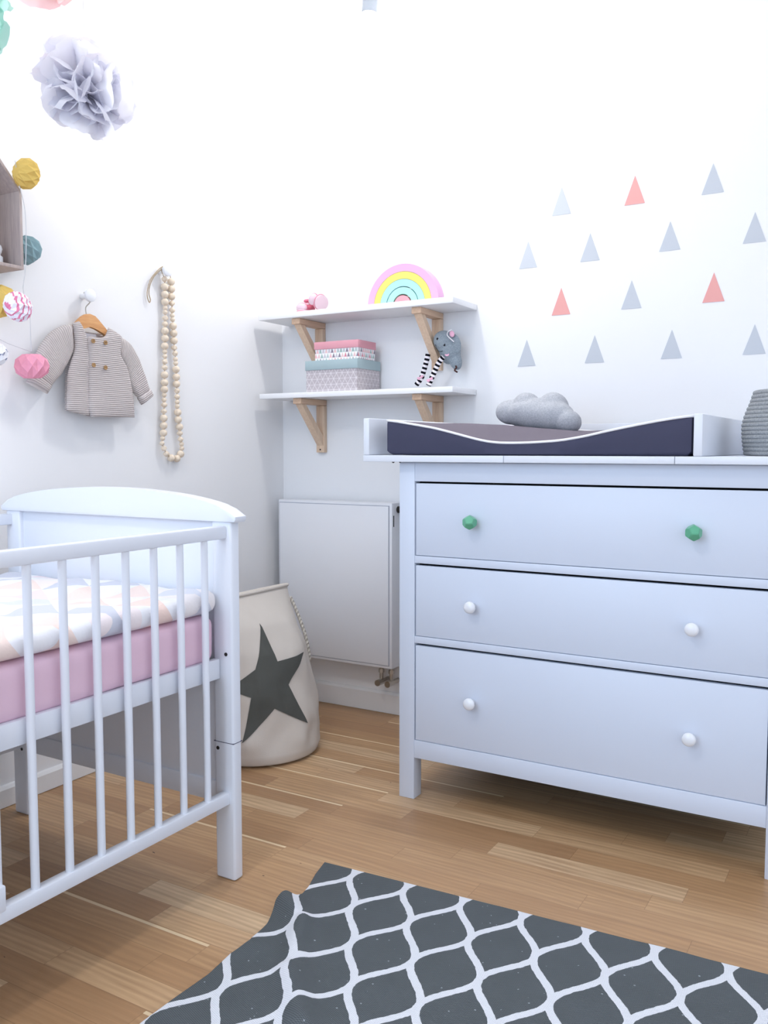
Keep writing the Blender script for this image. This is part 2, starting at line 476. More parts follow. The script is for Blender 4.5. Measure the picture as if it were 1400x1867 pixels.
# ------------------------------------------------------------------ room
RX, RY, RZ = 3.9, -4.9, 2.66
boxobj('floor', (-.15, RX, RY, .15, -.1, 0), 'floor', bev=0, smooth=None, kind='structure')
boxobj('wall_left', (-.15, 0, RY, .15, 0, RZ), 'wall', bev=0, kind='structure')
boxobj('wall_back', (0, RX, 0, .15, 0, RZ), 'wall', bev=0, kind='structure')
boxobj('ceiling', (-.15, RX, RY, .15, RZ, RZ+.1), 'ceil', bev=0, kind='structure')
bm = B(); prism(bm, [(0, 0.0015), (.012, .0015), (.012, .05), (.006, .058), (0, .06)], 'Y', RY, 0)
obj('baseboard_left', bm, 'trim', kind='structure')
bm = B(); prism(bm, [(0, .0015), (-.012, .0015), (-.012, .072), (-.006, .08), (0, .082)], 'X', .012, RX)
obj('baseboard_back', bm, 'trim', kind='structure')

# ------------------------------------------------------------------ crib
CR = thing('baby_crib', 'white wooden baby crib with slatted sides and an arched solid head panel', 'crib', (.44, -1.9, 0))
cy0, cy1 = -1.290, -2.56      # head end (towards the window wall corner) and foot end
def post(x0, x1, y0, y1):
    bm = B(); bx(bm, x0, x1, y0, y1, 0, .822, .006, 3)
    p = obj('post', bm, 'crib', CR, 40)
    bm = B(); bx(bm, x0-.0005, x1+.0005, y0-.0005, y1+.0005, .3185, .3198, 0)
    obj('joint_line', bm, 'mat_side', p)
    return p
pn = post(.768, .824, cy0, cy0+.030)
pf = post(.056, .110, cy0, cy0+.030)
post(.768, .824, cy1, cy1+.030); post(.056, .110, cy1, cy1+.030)
for (x, z) in ((.806, .522), (.779, .304)):
    bm = B(); cyl(bm, (x, cy0+.002, z), (x, cy0-.0012, z), .0042); obj('screw', bm, 'dmetal', pn)
bm = B(); cyl(bm, (.093, cy0+.002, .18), (.093, cy0-.0012, .18), .004); obj('screw', bm, 'dmetal', pf)
def arch(y0, y1):
    L, R, zb, ze, zt = .044, .842, .819, .832, .888
    poly = [(L+.004, zb), (R-.004, zb), (R, zb+.006)]
    N = 30
    for i in range(N+1):
        t = 1-2*i/N
        x = (L+R)/2 + t*(R-L)/2
        poly.append((x, ze + (zt-ze)*max(0, 1-t*t)**.6))
    poly.append((L, zb+.006))
    bm = B(); prism(bm, poly, 'Y', y0, y1, .004)
    return bm
obj('headboard_rail', arch(cy0-.006, cy0+.034), 'crib', CR, 40)
obj('headboard_rail', arch(cy1-.004, cy1+.034), 'crib', CR, 40)
for y in (cy0+.012, cy1+.012):
    boxobj('end_panel', (.105, .773, y, y+.008, .215, .822), 'crib', CR)
    boxobj('end_rail', (.105, .773, y-.004, y+.013, .172, .222), 'crib', CR, .003)
for x0, x1, xs in ((.790, .812, .801), (.060, .082, .071)):
    boxobj('top_rail', (x0, x1, cy1+.02, cy0+.002, .782, .811), 'crib', CR, .004)
    boxobj('bottom_rail', (x0, x1, cy1+.02, cy0+.002, .178, .206), 'crib', CR, .003)
    y = -1.351
    while y > cy1+.04:
        bm = B(); cyl(bm, (xs, y, .2), (xs, y, .79), .0078, seg=18); obj('slat', bm, 'crib', CR, 40)
        y -= .0748
boxobj('gate_catch', (.793, .815, -1.905, -1.868, .2, .245), 'crib', CR, .003)
for x0, x1 in ((.772, .789), (.083, .10)):
    boxobj('mattress_rail', (x0, x1, cy1+.03, cy0-.001, .465, .5105), 'crib', CR, .002)
for y0 in (cy0-.03, cy1+.035):
    boxobj('mattress_rail', (.10, .772, y0, y0+.02, .465, .502), 'crib', CR, .002)
for i in range(12):
    y = cy0-.08 - i*.098
    boxobj('base_slat', (.10, .772, y-.03, y+.03, .490, .4995), 'crib', CR, .001)

def fn_mat(q):
    d = 0
    if q.z < .56 and q.x > .7:
        if q.z < .508: return Vector((-.012, 0, 0))
        d = .0032*math.sin((q.z-.51)*420 + 3*noise.noise(Vector((0, q.y*9, 0)))) * max(0, noise.noise(Vector((3.3, q.y*4.5, 1))) + .15) * (1-(q.z-.51)/.05)
    return Vector((d + .002*noise.noise(q*9), .002*noise.noise(q*7), .002*noise.noise(q*5)))
MT = thing('crib_mattress', 'crib mattress in a fitted pink cotton sheet, lying in the white crib', 'mattress', (.44, -1.9, .51))
bm = B(); softbox(bm, .104, .7835, cy1+.04, cy0-.008, .5045, .6115, .022, (20, 60, 10), fn_mat)
obj('fitted_sheet', bm, 'pink', MT, 180)
def fn_bl(q):
    n1 = noise.noise(Vector((q.x*5, q.y*7, .3))); n2 = noise.noise(Vector((q.x*16, q.y*22, 4)))
    up = max(0, min(1, (q.z-.612)/.045))
    edge = max(0, (q.x-.68)/.1)
    d = Vector((.002*n2 + .004*n1*edge, .004*n1, up*(.012*n1 + .006*n2)))
    return d
bm = B(); softbox(bm, .106, .7865, cy1+.06, cy0-.002, .6145, .660, .022, (36, 90, 6), fn_bl)
# rumpled corner near the post
obj('crib_blanket', bm, 'blanket', smooth=180, label='fluffy blanket with pastel triangles lying on the pink crib mattress', cat='blanket')

# ------------------------------------------------------------------ dresser
DX0, DX1, DY0, DY1, DZ = .900, 1.905, -.668, -.045, .943
DR = thing('chest_of_drawers', 'white wooden chest with three wide drawers and two green faceted top knobs', 'dresser', ((DX0+DX1)/2, -.36, 0))
lw = .0475
for x0 in (DX0, DX1-lw):
    for y0, y1 in ((DY0, DY0+.045), (DY1-.045, DY1)):
        boxobj('leg', (x0, x0+lw, y0, y1, 0, DZ), 'lacquer', DR, .002)
for x0, x1 in ((DX0+.008, DX0+.028), (DX1-.028, DX1-.008)):
    boxobj('side_panel', (x0, x1, DY0+.045, DY1-.045, .115, DZ), 'lacquer', DR, 0)
boxobj('back_panel', (DX0+lw, DX1-lw, DY1-.02, DY1-.01, .119, DZ), 'lacquer', DR, 0)
boxobj('top_board', (DX0+.002, DX1-.002, DY0+.004, DY1, .925, .9445), 'lacquer', DR, .001)
xi0, xi1 = DX0+lw, DX1-lw
boxobj('top_rail', (xi0, xi1, DY0+.0015, DY0+.03, .8925, DZ), 'lacquer', DR, .001)
boxobj('rail', (xi0, xi1, DY0+.0015, DY0+.03, .6675, .688), 'lacquer', DR, .001)
boxobj('rail', (xi0, xi1, DY0+.0015, DY0+.03, .4445, .464), 'lacquer', DR, .001)
boxobj('bottom_rail', (xi0, xi1, DY0+.0015, DY0+.03, .119, .1695), 'lacquer', DR, .001)
boxobj('inner_carcass', (xi0-.015, xi1+.015, DY0+.031, DY1-.03, .125, .924), 'dark', DR, 0)  # solid block painted dark, giving the shade in the drawer gaps
def dodeca(bm, c, r):
    ph = (1+5**.5)/2
    pts = [(a, b, d) for a in (-1, 1) for b in (-1, 1) for d in (-1, 1)]
    for a in (-1, 1):
        for b in (-1, 1): pts += [(0, a/ph, b*ph), (a/ph, b*ph, 0), (a*ph, 0, b/ph)]
    rot = Matrix.Rotation(.35, 3, 'Z') @ Matrix.Rotation(.12, 3, 'X')
    vs = [bm.verts.new(Vector(c) + rot @ Vector(p)*(r/3**.5)) for p in pts]
    bmesh.ops.convex_hull(bm, input=vs)
for z0, z1, zk, kind in ((.6895, .8870, .789, 'g'), (.4655, .6612, .563, 'w'), (.171, .4378, .303, 'w')):
    bm = B(); bx(bm, xi0+.003, xi1-.003, DY0+.003, DY0+.022, z0, z1, .001)
    d = obj('drawer', bm, 'lacquer', DR, 40)
    for xk in (1.1245, 1.6885):
        bm = B()
        yk = DY0+.004
        if kind == 'g':
            dodeca(bm, (xk, yk-.028, zk), .0205)
            es = list(bm.edges)
            bmesh.ops.dissolve_limit(bm, angle_limit=.05, verts=bm.verts[:], edges=bm.edges[:])
            bmesh.ops.bevel(bm, geom=bm.edges[:], offset=.0012, segments=2, affect='EDGES')
            cyl(bm, (xk, yk, zk), (xk, yk-.014, zk), .009)
            obj('knob', bm, 'knobg', d, None, label='green faceted knob')
        else:
            lathe(bm, [(.0085, 0), (.0075, .010), (.009, .014), (.0145, .019), (.0165, .024), (.0155, .029), (.011, .0325), (.004, .034)], (xk, yk, zk), '-Y')
            obj('knob', bm, 'knobw', d, 180, label='white round knob')

# ------------------------------------------------------------------ changing tray
TY0, TY1 = -.700, -.035
TR = thing('changing_tray', 'white open-fronted changing table top on the chest of drawers', 'changing table top', (1.4, -.37, .946))
TX0, TX1 = .8025, 2.02
for x0, x1 in ((TX0, 1.2205), (1.222, 1.643), (1.6445, TX1)):
    boxobj('base_board', (x0, x1, TY0, TY1, .9455, .9635), 'tray', TR, .0012)
boxobj('side_board', (TX0, TX0+.019, TY0, TY1, .9637, 1.0655), 'tray', TR, .003)
boxobj('divider_board', (1.684, 1.704, TY0, TY1, .9637, 1.0605), 'tray', TR, .003)
boxobj('side_board', (TX1-.019, TX1, TY0, TY1, .9637, 1.0605), 'tray', TR, .003)
for x0, x1 in ((TX0+.0195, 1.6835), (1.7045, TX1-.0195)):
    boxobj('back_board', (x0, x1, TY1-.018, TY1, .9637, 1.060), 'tray', TR, .002)
for x in (.870, .893):
    bm = B(); cyl(bm, (x, -.65, .9455), (x, -.65, .9415), .0055, .0015, 12); obj('screw', bm, 'dmetal', TR)

# changing mat
prof = [(.874, 1.058), (.90, 1.0545), (.947, 1.047), (1.019, 1.035), (1.089, 1.018), (1.15, 1.0025), (1.19, .996), (1.235, .9945), (1.29, .9955), (1.365, 1.0), (1.425, 1.0095), (1.483, 1.0225), (1.547, 1.035), (1.615, 1.047), (1.678, 1.0555)]
def matz(x):
    if x <= prof[0][0]: return prof[0][1]
    for (a, za), (b, zb) in zip(prof, prof[1:]):
        if x <= b:
            return za + (zb-za)*(x-a)/(b-a)
    return prof[-1][1]
def matzb(x):
    pts = [(.87, 1.057), (1.0, 1.055), (1.1, 1.050), (1.2, 1.040), (1.33, 1.029), (1.45, 1.031), (1.6, 1.047), (1.70, 1.055)]
    for (a, za), (b, zb) in zip(pts, pts[1:]):
        if x <= b: return za + (zb-za)*(x-a)/(b-a)
    return pts[-1][1]
def matxy(x, y):
    t = max(0, min(1, (y-MY0)/.26)); t = t*t*(3-2*t)
    f, b = matzs(x), matzb(x)
    return f*(1-t) + max(f, b)*t
def matzs(x): return sum(matz(x+d) for d in (-.02, -.01, 0, .01, .02))/5
MA = thing('changing_mat', 'padded charcoal changing mat with white piping lying in the changing tray', 'changing mat', (1.27, -.38, .964))
MX0, MX1, MY0, MY1 = .874, 1.678, -.690, -.075
NX = 60
bm = B(); rows = []
for j, (fz, dy) in enumerate(((0, .012), (.05, .003), (.12, 0), (.9, 0), (.97, .001), (1, .003))):
    row = []
    for i in range(NX+1):
        x = MX0 + (MX1-MX0)*i/NX; zt = matzs(x)-.001
        x2 = x + (.012*(1-fz/.12) if fz < .12 and i == 0 else 0) - (.012*(1-fz/.12) if fz < .12 and i == NX else 0)
        row.append((x2, MY0+dy, .9645 + (zt-.9645)*fz))
    rows.append(row)
fr = [[bm.verts.new(p) for p in r] for r in rows]
bk = [[bm.verts.new((p[0], MY0+MY1-p[1], .9645 + (p[2]-.9645)*(matxy(p[0], MY1)-.0025-.9645)/(matzs(p[0])-.001-.9645))) for p in r] for r in rows]
for S_ in (fr, bk):
    for a, b in zip(S_, S_[1:]):
        for i in range(NX): bm.faces.new((a[i], a[i+1], b[i+1], b[i]))
for e in (0, NX):
    for k in range(len(fr)-1): bm.faces.new((fr[k][e], bk[k][e], bk[k+1][e], fr[k+1][e]))
for i in range(NX): bm.faces.new((fr[0][i], fr[0][i+1], bk[0][i+1], bk[0][i]))
obj('side_cover', bm, 'mat_side', MA, 50)
bm = B(); NY = 16; g = []
for j in range(NY+1):
    y = MY0+.003 + (MY1-MY0-.006)*j/NY
    g.append([bm.verts.new((MX0 + (MX1-MX0)*i/NX, y, matxy(MX0 + (MX1-MX0)*i/NX, y) + .0015*noise.noise(Vector((i*.12, j*.4, 0))))) for i in range(NX+1)])
for a, b in zip(g, g[1:]):
    for i in range(NX): bm.faces.new((a[i], a[i+1], b[i+1], b[i]))
obj('top_cover', bm, 'mat_top', MA, 180)
loop = [(MX0 + (MX1-MX0)*i/NX, MY0+.001, matzs(MX0 + (MX1-MX0)*i/NX)+.001) for i in range(NX+1)]
loop += [(MX1, MY0 + (MY1-MY0)*j/8, matzs(MX1)+.001) for j in range(1, 8)]
loop += [(MX0 + (MX1-MX0)*i/NX, MY1-.001, matxy(MX0 + (MX1-MX0)*i/NX, MY1)+.001) for i in range(NX, -1, -1)]
loop += [(MX0, MY1 + (MY0-MY1)*j/8, matzs(MX0)+.001) for j in range(1, 8)]
bm = B(); tube(bm, loop, .0032, 8, True); obj('piping', bm, 'piping', MA, 180)

# cloud cushion: union of soft lobes, voxel-remeshed
def blob(name, lobes, mat, voxel, parent=None, smooth_it=6, **kw):
    bm = B()
    for c, s, rot in lobes: sph(bm, c, s, 28, 20, rot)
    o = obj(name, bm, mat, parent, 180, **kw)
    m = o.modifiers.new('remesh', 'REMESH'); m.mode = 'VOXEL'; m.voxel_size = voxel; m.use_smooth_shade = True
    s = o.modifiers.new('smooth', 'SMOOTH'); s.factor = .5; s.iterations = smooth_it
    return o
cl = []
def cadd(px, pz, r, th=.045, sx=1.0):
    # cloud plane leans back; px, pz in metres in the plane of the cushion
    y = -.36 + (pz-1.03)*.75
    cl.append(((px, y, pz), (r*sx, th, r), Matrix.Rotation(-.55, 4, 'X')))
cadd(1.084, 1.090, .036, .040, 1.35); cadd(1.130, 1.104, .041, .050, 1.05); cadd(1.212, 1.098, .046, .052, 1.0)
cadd(1.165, 1.079, .042, .054, 1.6); cadd(1.222, 1.072, .042, .054, 1.4); cadd(1.268, 1.058, .032, .040, 1.2)
cadd(1.140, 1.080, .034, .052, 2.1); cadd(1.172, 1.086, .040, .052, 1.0); cadd(1.245, 1.072, .038, .048, 1.0); cadd(1.190, 1.072, .036, .052, 2.1)
blob('cloud_cushion', cl, 'melange', .0045, smooth_it=6, label='grey cloud-shaped cushion resting on the changing mat', cat='cushion')

# rope basket on the tray
bm = B(); NC = 16; z0 = .9645
cxb, cyb = 1.875, -.42
for k in range(NC):
    z = z0+.006 + k*.0098
    t = k/(NC-1)
    r = .118 + .006*math.sin(PI*min(1, t*1.2)) - .042*max(0, t-.45)**1.4
    pts = [(cxb+r*math.cos(2*PI*i/48), cyb+r*math.sin(2*PI*i/48), z) for i in range(48)]
    tube(bm, pts, .0062, 10, True)
cyl(bm, (cxb, cyb, z0+.001), (cxb, cyb, z0+.008), .116, seg=48)
obj('rope_basket', bm, 'basket', smooth=180, label='round grey coiled rope basket in the right end of the changing tray', cat='basket')

# ------------------------------------------------------------------ radiator
RA = thing('radiator', 'flat white panel radiator on the wall left of the drawers', 'radiator', (.292, -.05, .19))
rx0, rx1, rz0, rz1 = .041, .543, .191, .789
boxobj('casing', (rx0, rx1, -.088, -.018, rz0, rz1), 'radiator', RA, .003)
boxobj('front_panel', (rx0+.008, rx1-.013, -.0915, -.0885, rz0+.012, rz1-.012), 'radiator', RA, .0015)
boxobj('panel_groove', (rx0+.0055, rx1-.0105, -.0886, -.0878, rz0+.0095, rz1-.0095), 'groove', RA, 0)
boxobj('side_slot', (rx1-.0005, rx1+.0008, -.079, -.074, rz1-.085, rz1-.045), 'dark', RA, 0)
bm = B(); cyl(bm, (rx1, -.045, rz1-.025), (rx1+.035, -.045, rz1-.025), .012, .014, 20); obj('thermostat', bm, 'dmetal', RA, 40)
for x in (.478, .520):
    bm = B(); cyl(bm, (x, -.052, rz0+.001), (x, -.052, .135), .0075, seg=16); cyl(bm, (x, -.052, .178), (x, -.052, .165), .0105, seg=6)
    v = obj('valve_pipe', bm, 'metal', RA, 30)
    bm = B(); cyl(bm, (x, -.046, .131), (x, -.082, .131), .0115, seg=20); cyl(bm, (x, -.001, .131), (x, -.046, .131), .008, seg=16)
    obj('valve_cap', bm, 'metal', v, 30)
for x in (.12, .46):
    boxobj('wall_bracket', (x, x+.03, -.02, -.0005, .3, .7), 'radiator', RA, 0)

# ------------------------------------------------------------------ shelves and brackets
SX0, SX1 = .033, .8265
for z0, z1, lab in ((1.4525, 1.4725, 'upper white wall shelf holding the toy rainbow and pink shoes'),
                    (1.1655, 1.1840, 'lower white wall shelf holding two patterned boxes')):
    boxobj('wall_shelf', (SX0, SX1, -.1875, -.001, z0, z1), 'shelf', bev=.0012, label=lab, cat='shelf')
def bracket(x, zt, lab):
    """x: centre, zt: underside of shelf"""
    t = thing('shelf_bracket', lab, 'bracket', (x, -.005, zt-.2), group='wooden shelf brackets')
    w = .018
    boxobj('wall_arm', (x-w, x+w, -.0205, -.0008, zt-.198, zt-.0215), 'birchZ', t, .0015)
    boxobj('shelf_arm', (x-w, x+w, -.168, -.0008, zt-.0208, zt-.0005), 'birchY', t, .0015)
    bm = B()
    prism(bm, [(-.158, zt-.0212), (-.131, zt-.0212), (-.0209, zt-.136), (-.0209, zt-.172)], 'X', x-w+.004, x+w-.004)
    obj('brace', bm, 'birchZ', t, None)
    bm = B(); cyl(bm, (x, -.02, zt-.187), (x, -.0212, zt-.187), .0032, seg=12); obj('screw', bm, 'dmetal', t)
bracket(.186, 1.4525, 'left wooden bracket under the upper shelf, behind the boxes')
bracket(.681, 1.4525, 'wooden bracket under the upper shelf beside the toy elephant')
bracket(.190, 1.1655, 'left wooden bracket under the lower shelf, above the radiator')
bracket(.684, 1.1655, 'wooden bracket under the lower shelf partly hidden by the changing tray')

def uvbox(bm, x0, x1, y0, y1, z0, z1):
    uvl = bm.loops.layers.uv.verify()
    r = bmesh.ops.create_cube(bm, size=1)
    for v in r['verts']: v.co = Vector(((x0+x1)/2 + v.co.x*(x1-x0), (y0+y1)/2 + v.co.y*(y1-y0), (z0+z1)/2 + v.co.z*(z1-z0)))
    bm.normal_update()
    for f in bm.faces:
        n = f.normal
        for l in f.loops:
            c = l.vert.co
            l[uvl].uv = (c.y+1, c.z) if abs(n.x) > .5 else ((c.x+1, c.z) if abs(n.y) > .5 else (c.x, c.y))
def giftbox(name, lab, x0, x1, y0, y1, z0, zl, z1, bodymat, lidmat):
    t = thing(name, lab, 'storage box', ((x0+x1)/2, (y0+y1)/2, z0), group='boxes stacked on the lower shelf')
    bm = B(); uvbox(bm, x0+.003, x1-.003, y0+.003, y1-.003, z0, z1-.003); obj('body', bm, bodymat, t)
    bm = B(); bx(bm, x0, x1, y0, y1, zl, z1, .0012); obj('lid', bm, lidmat, t, 40)
giftbox('storage_box', 'larger lower box with grey line pattern and sage green lid', .230, .452, -.172, -.014, 1.1845, 1.262, 1.2955, 'boxline', 'greylid')
giftbox('storage_box', 'smaller upper box with colourful triangle print and pink lid', .268, .4545, -.170, -.050, 1.296, 1.334, 1.3605, 'boxtri', 'pinklid')

# ------------------------------------------------------------------ rainbow
RC = (.598, -.095, 1.473)
RT = thing('toy_rainbow', 'wooden stacking rainbow in pastel arcs on the upper shelf', 'toy rainbow', RC)
for nm, ro, ri in (('pink', .139, .1135), ('yellow', .1125, .0885), ('light blue', .0875, .0635), ('mint green', .0605, .0375), ('coral', .0325, 0)):
    bm = B(); N = 40
    poly = [(RC[0]+ro*math.cos(PI*i/N), RC[2]+.0003+ro*math.sin(PI*i/N)) for i in range(N+1)]
    if ri: poly += [(RC[0]+ri*math.cos(PI*i/N), RC[2]+.0003+ri*math.sin(PI*i/N)) for i in range(N, -1, -1)]
    prism(bm, poly, 'Y', RC[1]-.02, RC[1]+.025)
    obj('arc', bm, 'rb_'+nm, RT, 35, label=nm+' arc')

# pink baby sneakers
def shoe(name, lab, c, rot):
    t = thing(name, lab, 'baby shoe', (0, 0, 0), group='pair of pink baby shoes on the upper shelf')
    bm = B()
    n = 16; rings = []
    for i in range(n):
        s = i/(n-1); x = -.045 + .09*s
        w = .019*(1-abs(2*s-1)**4*.55); h = .022 + .018*max(0, s-.45)/.55 if s > .45 else .022
        if i in (0, n-1): w *= .55; h *= .7
        rings.append([bm.verts.new((x, w*math.cos(a), max(0, math.sin(a))*h + .006)) for a in [PI*k/12 for k in range(13)]])
    for a, b in zip(rings, rings[1:]):
        for k in range(12): bm.faces.new((a[k], a[k+1], b[k+1], b[k]))
        bm.faces.new((a[0], b[0], b[12], a[12]))
    bm.faces.new(rings[0]); bm.faces.new(rings[-1])
    up = bm
    so = B()
    pl = [(.048*math.cos(2*PI*k/28), .0215*math.sin(2*PI*k/28)*(1+.12*math.cos(2*PI*k/28+PI))) for k in range(28)]
    prism(so, pl, 'Z', 0, .008, .0015)
    tc = B(); sph(tc, (-.036, 0, .0155), (.0125, .0165, .0125), 20, 12)
    cu = B(); tube(cu, [(.026+.016*math.cos(2*PI*k/20), .014*math.sin(2*PI*k/20), .043) for k in range(20)], .004, 8, True)
    lc = B()
    for k in range(3):
        xx = -.016 + k*.011; hh = .0295 + .0025*k
        tube(lc, [(xx, -.010, hh-.004), (xx+.003, 0, hh), (xx, .010, hh-.004)], .0016, 6)
    st = B(); tube(st, [(.0488*math.cos(2*PI*k/28), .0222*math.sin(2*PI*k/28)*(1+.12*math.cos(2*PI*k/28+PI)), .0042) for k in range(28)], .0009, 6, True)
    rm = B(); tube(rm, [(-.0335, .0168*math.cos(2*PI*k/24), .0155+.0128*math.sin(2*PI*k/24)) for k in range(24)], .0016, 6, True)
    mat4 = Matrix.Translation(Vector(c)) @ rot
    for nm, b, mt in (('upper', up, 'shoe'), ('sole', so, 'rubber'), ('toe_cap', tc, 'rubber'), ('toe_rim', rm, 'shoe'), ('collar', cu, 'shoe'), ('lace', lc, 'rubber'), ('sole_stripe', st, 'shoe')):
        bmesh.ops.transform(b, matrix=mat4, verts=b.verts[:]); obj(nm, b, mt, t, 60)
Rz = lambda a: Matrix.Rotation(a, 4, 'Z'); Ry = lambda a: Matrix.Rotation(a, 4, 'Y'); Rx = lambda a: Matrix.Rotation(a, 4, 'X')
Sc = Matrix.Diagonal((1.25, 1.25, 1.25, 1))
shoe('baby_shoe', 'pink baby sneaker lying flat, its white toe cap near the shelf edge', (.190, -.105, 1.4728), Rz(1.8) @ Sc)
shoe('baby_shoe', 'pink baby sneaker propped on its mate with the sole turned to the right', (.258, -.102, 1.510), Rz(1.8) @ Rx(-1.2) @ Sc)

# ------------------------------------------------------------------ toy elephant
EL = thing('toy_elephant', 'grey plush elephant with striped legs tucked behind the shelf bracket', 'soft toy', (.74, -.06, 1.19))
hx = lambda x, y: (.741 + (x-812)*.00193, 0, 1.387 - (y-600)*.00190)
def ep(px, py, y): a = hx(px, py); return (a[0], y, a[2])
blob('head', [(ep(811, 622, -.065), (.043, .040, .036), Ry(.55)), (ep(818, 636, -.062), (.043, .036, .034), Ry(.7)), (ep(829, 655, -.06), (.022, .022, .036), Ry(-.35)), (ep(822, 645, -.06), (.032, .026, .030), None)], 'felt', .003, EL, 5)
blob('body', [(ep(812, 640, -.040), (.034, .026, .04), None)], 'felt', .004, EL, 3)
for px, py in ((805.2, 618.6), (818, 630)):
    bm = B(); sph(bm, ep(px, py, -.1035 if px < 810 else -.099), (.0034, .0028, .0042), 10, 8, Ry(.6)); obj('eye', bm, 'black', EL, 180)
bm = B(); cyl(bm, ep(821, 645, -.088), ep(821, 645, -.0925), .0085, seg=18); obj('cheek', bm, 'blush', EL, 30)
bm = B(); tube(bm, smooth_path([ep(800, 628, -.098), ep(803, 637, -.097), ep(808, 641, -.096), ep(814, 640, -.096)]), .0009, 6); obj('smile', bm, 'black', EL, 180)
bm = B(); sph(bm, ep(832, 627, -.076), (.022, .008, .034), 20, 14, Ry(-.35)); er = obj('ear', bm, 'felt', EL, 180)
bm = B(); tube(bm, smooth_path([ep(830, 604, -.094), ep(824, 607, -.096), ep(823, 613, -.098), ep(828, 619, -.096), ep(834, 625, -.090)]) , .0018, 6); obj('ear_trim', bm, 'whitefelt', er, 180)
bm = B(); sph(bm, ep(830, 611, -.090), (.009, .003, .011), 14, 10, Ry(-.4)); obj('ear_lining', bm, 'blush', er, 180)
for pts in ([(781, 643), (780, 648), (778, 656), (773, 672), (768, 685), (758, 697)], [(816, 651), (811, 656), (806, 663), (799, 676), (792, 690), (787, 700)]):
    yy = -.082 if pts[0][0] < 800 else -.10
    bm = B(); tube(bm, smooth_path([ep(px, py, yy) for px, py in pts]), .0088, 12); lg = obj('leg', bm, 'stripe', EL, 180, label='black and white striped leg')
    bp = ep(pts[-2][0], pts[-2][1], yy-.009)
    bm = B()
    for s in (-1, 1): sph(bm, (bp[0]+s*.006, bp[1], bp[2]+.003*s), (.007, .003, .0045), 12, 8, Ry(-.5*s))
    sph(bm, bp, .003, 8, 6); obj('bow', bm, 'blush', lg, 180, label='pink bow')
bm = B(); tube(bm, smooth_path([ep(832, 664, -.072), ep(836, 670, -.078), ep(833, 674, -.080), ep(838, 678, -.078)]), .0028, 8); obj('ribbon_tuft', bm, 'browntuft', EL, 180)

# ------------------------------------------------------------------ triangle decals
tris = [(1.121, 1.8195, 0), (1.355, 1.820, 1), (1.584, 1.820, 0), (1.009, 1.662, 0), (1.217, 1.663, 0), (1.464, 1.668, 0), (1.703, 1.664, 0),
        (1.124, 1.501, 1), (1.351, 1.503, 0), (1.594, 1.503, 1), (1.008, 1.342, 0), (1.237, 1.342, 0), (1.476, 1.343, 0), (1.711, 1.343, 0)]
tlab = ['grey triangle decal, leftmost in the top row on the wall', 'coral triangle decal in the top row on the wall', 'grey triangle decal, rightmost in the top row on the wall',
        'grey triangle decal, leftmost in the second row from the top', 'grey triangle decal, second from left in the second row from the top', 'grey triangle decal, third from left in the second row from the top', 'grey triangle decal, rightmost in the second row from the top',
        'coral triangle decal at the left end of the third row', 'grey triangle decal between the two coral ones of the third row', 'coral triangle decal at the right end of the third row',
        'grey triangle decal, leftmost in the bottom row on the wall', 'grey triangle decal, second from left in the bottom row on the wall', 'grey triangle decal, third from left in the bottom row on the wall', 'grey triangle decal, rightmost in the bottom row on the wall']
for (x, z, k), lb in zip(tris, tlab):
    bm = B(); prism(bm, [(x, z), (x-.0315, z-.0865), (x+.0315, z-.0865)], 'Y', -.0012, -.0001)
    obj('triangle_decal', bm, 'triP' if k else 'triG', label=lb, cat='wall decal', group='triangle decals on the wall')

# ------------------------------------------------------------------ laundry bag
rowsB = [(0, .304, -.55, .170, .170), (.008, .304, -.55, .194, .194), (.03, .304, -.55, .202, .202), (.07, .304, -.55, .200, .198), (.128, .304, -.55, .197, .192), (.22, .302, -.55, .192, .178), (.272, .30, -.55, .19, .164), (.34, .298, -.55, .186, .140), (.423, .295, -.548, .180, .092), (.487, .292, -.546, .176, .030), (.512, .29, -.545, .176, .011), (.522, .29, -.545, .176, .010)]
def bagS(th, z, off=0.0):
    for a, b in zip(rowsB, rowsB[1:]):
        if z <= b[0]+1e-9:
            t = (z-a[0])/(b[0]-a[0]); v = [p + (q-p)*t for p, q in zip(a, b)]; break
    else: v = rowsB[-1]
    c, s = math.cos(th), math.sin(th)
    amp = .022*math.sin(PI*min(1, max(0, z/.5)))
    n = noise.noise(Vector((c*1.8, s*1.8, z*6))) + .5*noise.noise(Vector((c*4, s*4, z*11+5)))
    low = math.exp(-((z-.075)/.035)**2)*.022*noise.noise(Vector((c*3+2, s*3, 7)))
    d = amp*n*.8 + low + off
    return Vector((v[1]+(v[4]+d)*c, v[2]+(v[3]+d*.8)*s, z))
LB = thing('laundry_bag', 'cream canvas laundry bag with a dark grey star, on the floor by the radiator', 'laundry bag', (.304, -.55, 0))
bm = B(); NT_ = 96; zs = [0, .004, .008, .015, .03] + [.03+.49*i/60 for i in range(1, 61)]
rg = [[bm.verts.new(bagS(2*PI*k/NT_, min(z, .522))) for k in range(NT_)] for z in zs]
for a, b in zip(rg, rg[1:]):
    for k in range(NT_): bm.faces.new((a[k], a[(k+1) % NT_], b[(k+1) % NT_], b[k]))
bm.faces.new(rg[0]); bm.faces.new(rg[-1])
obj('bag_body', bm, 'canvas', LB, 180)
bm = B(); tube(bm, [bagS(2*PI*k/64, .517, -.001) for k in range(64)], .0058, 8, True); obj('top_hem', bm, 'canvas', LB, 180)
stp = [(-.43, .434), (-.36, .318), (.29, .326), (-.23, .242), (0.0, .114), (-.60, .182), (-1.14, .086), (-.97, .222), (-1.36, .248), (-.82, .304)]
bm = B()
vs = [bm.verts.new((a*.2, b, 0)) for a, b in stp]
f = bm.faces.new(vs); bmesh.ops.triangulate(bm, faces=[f])
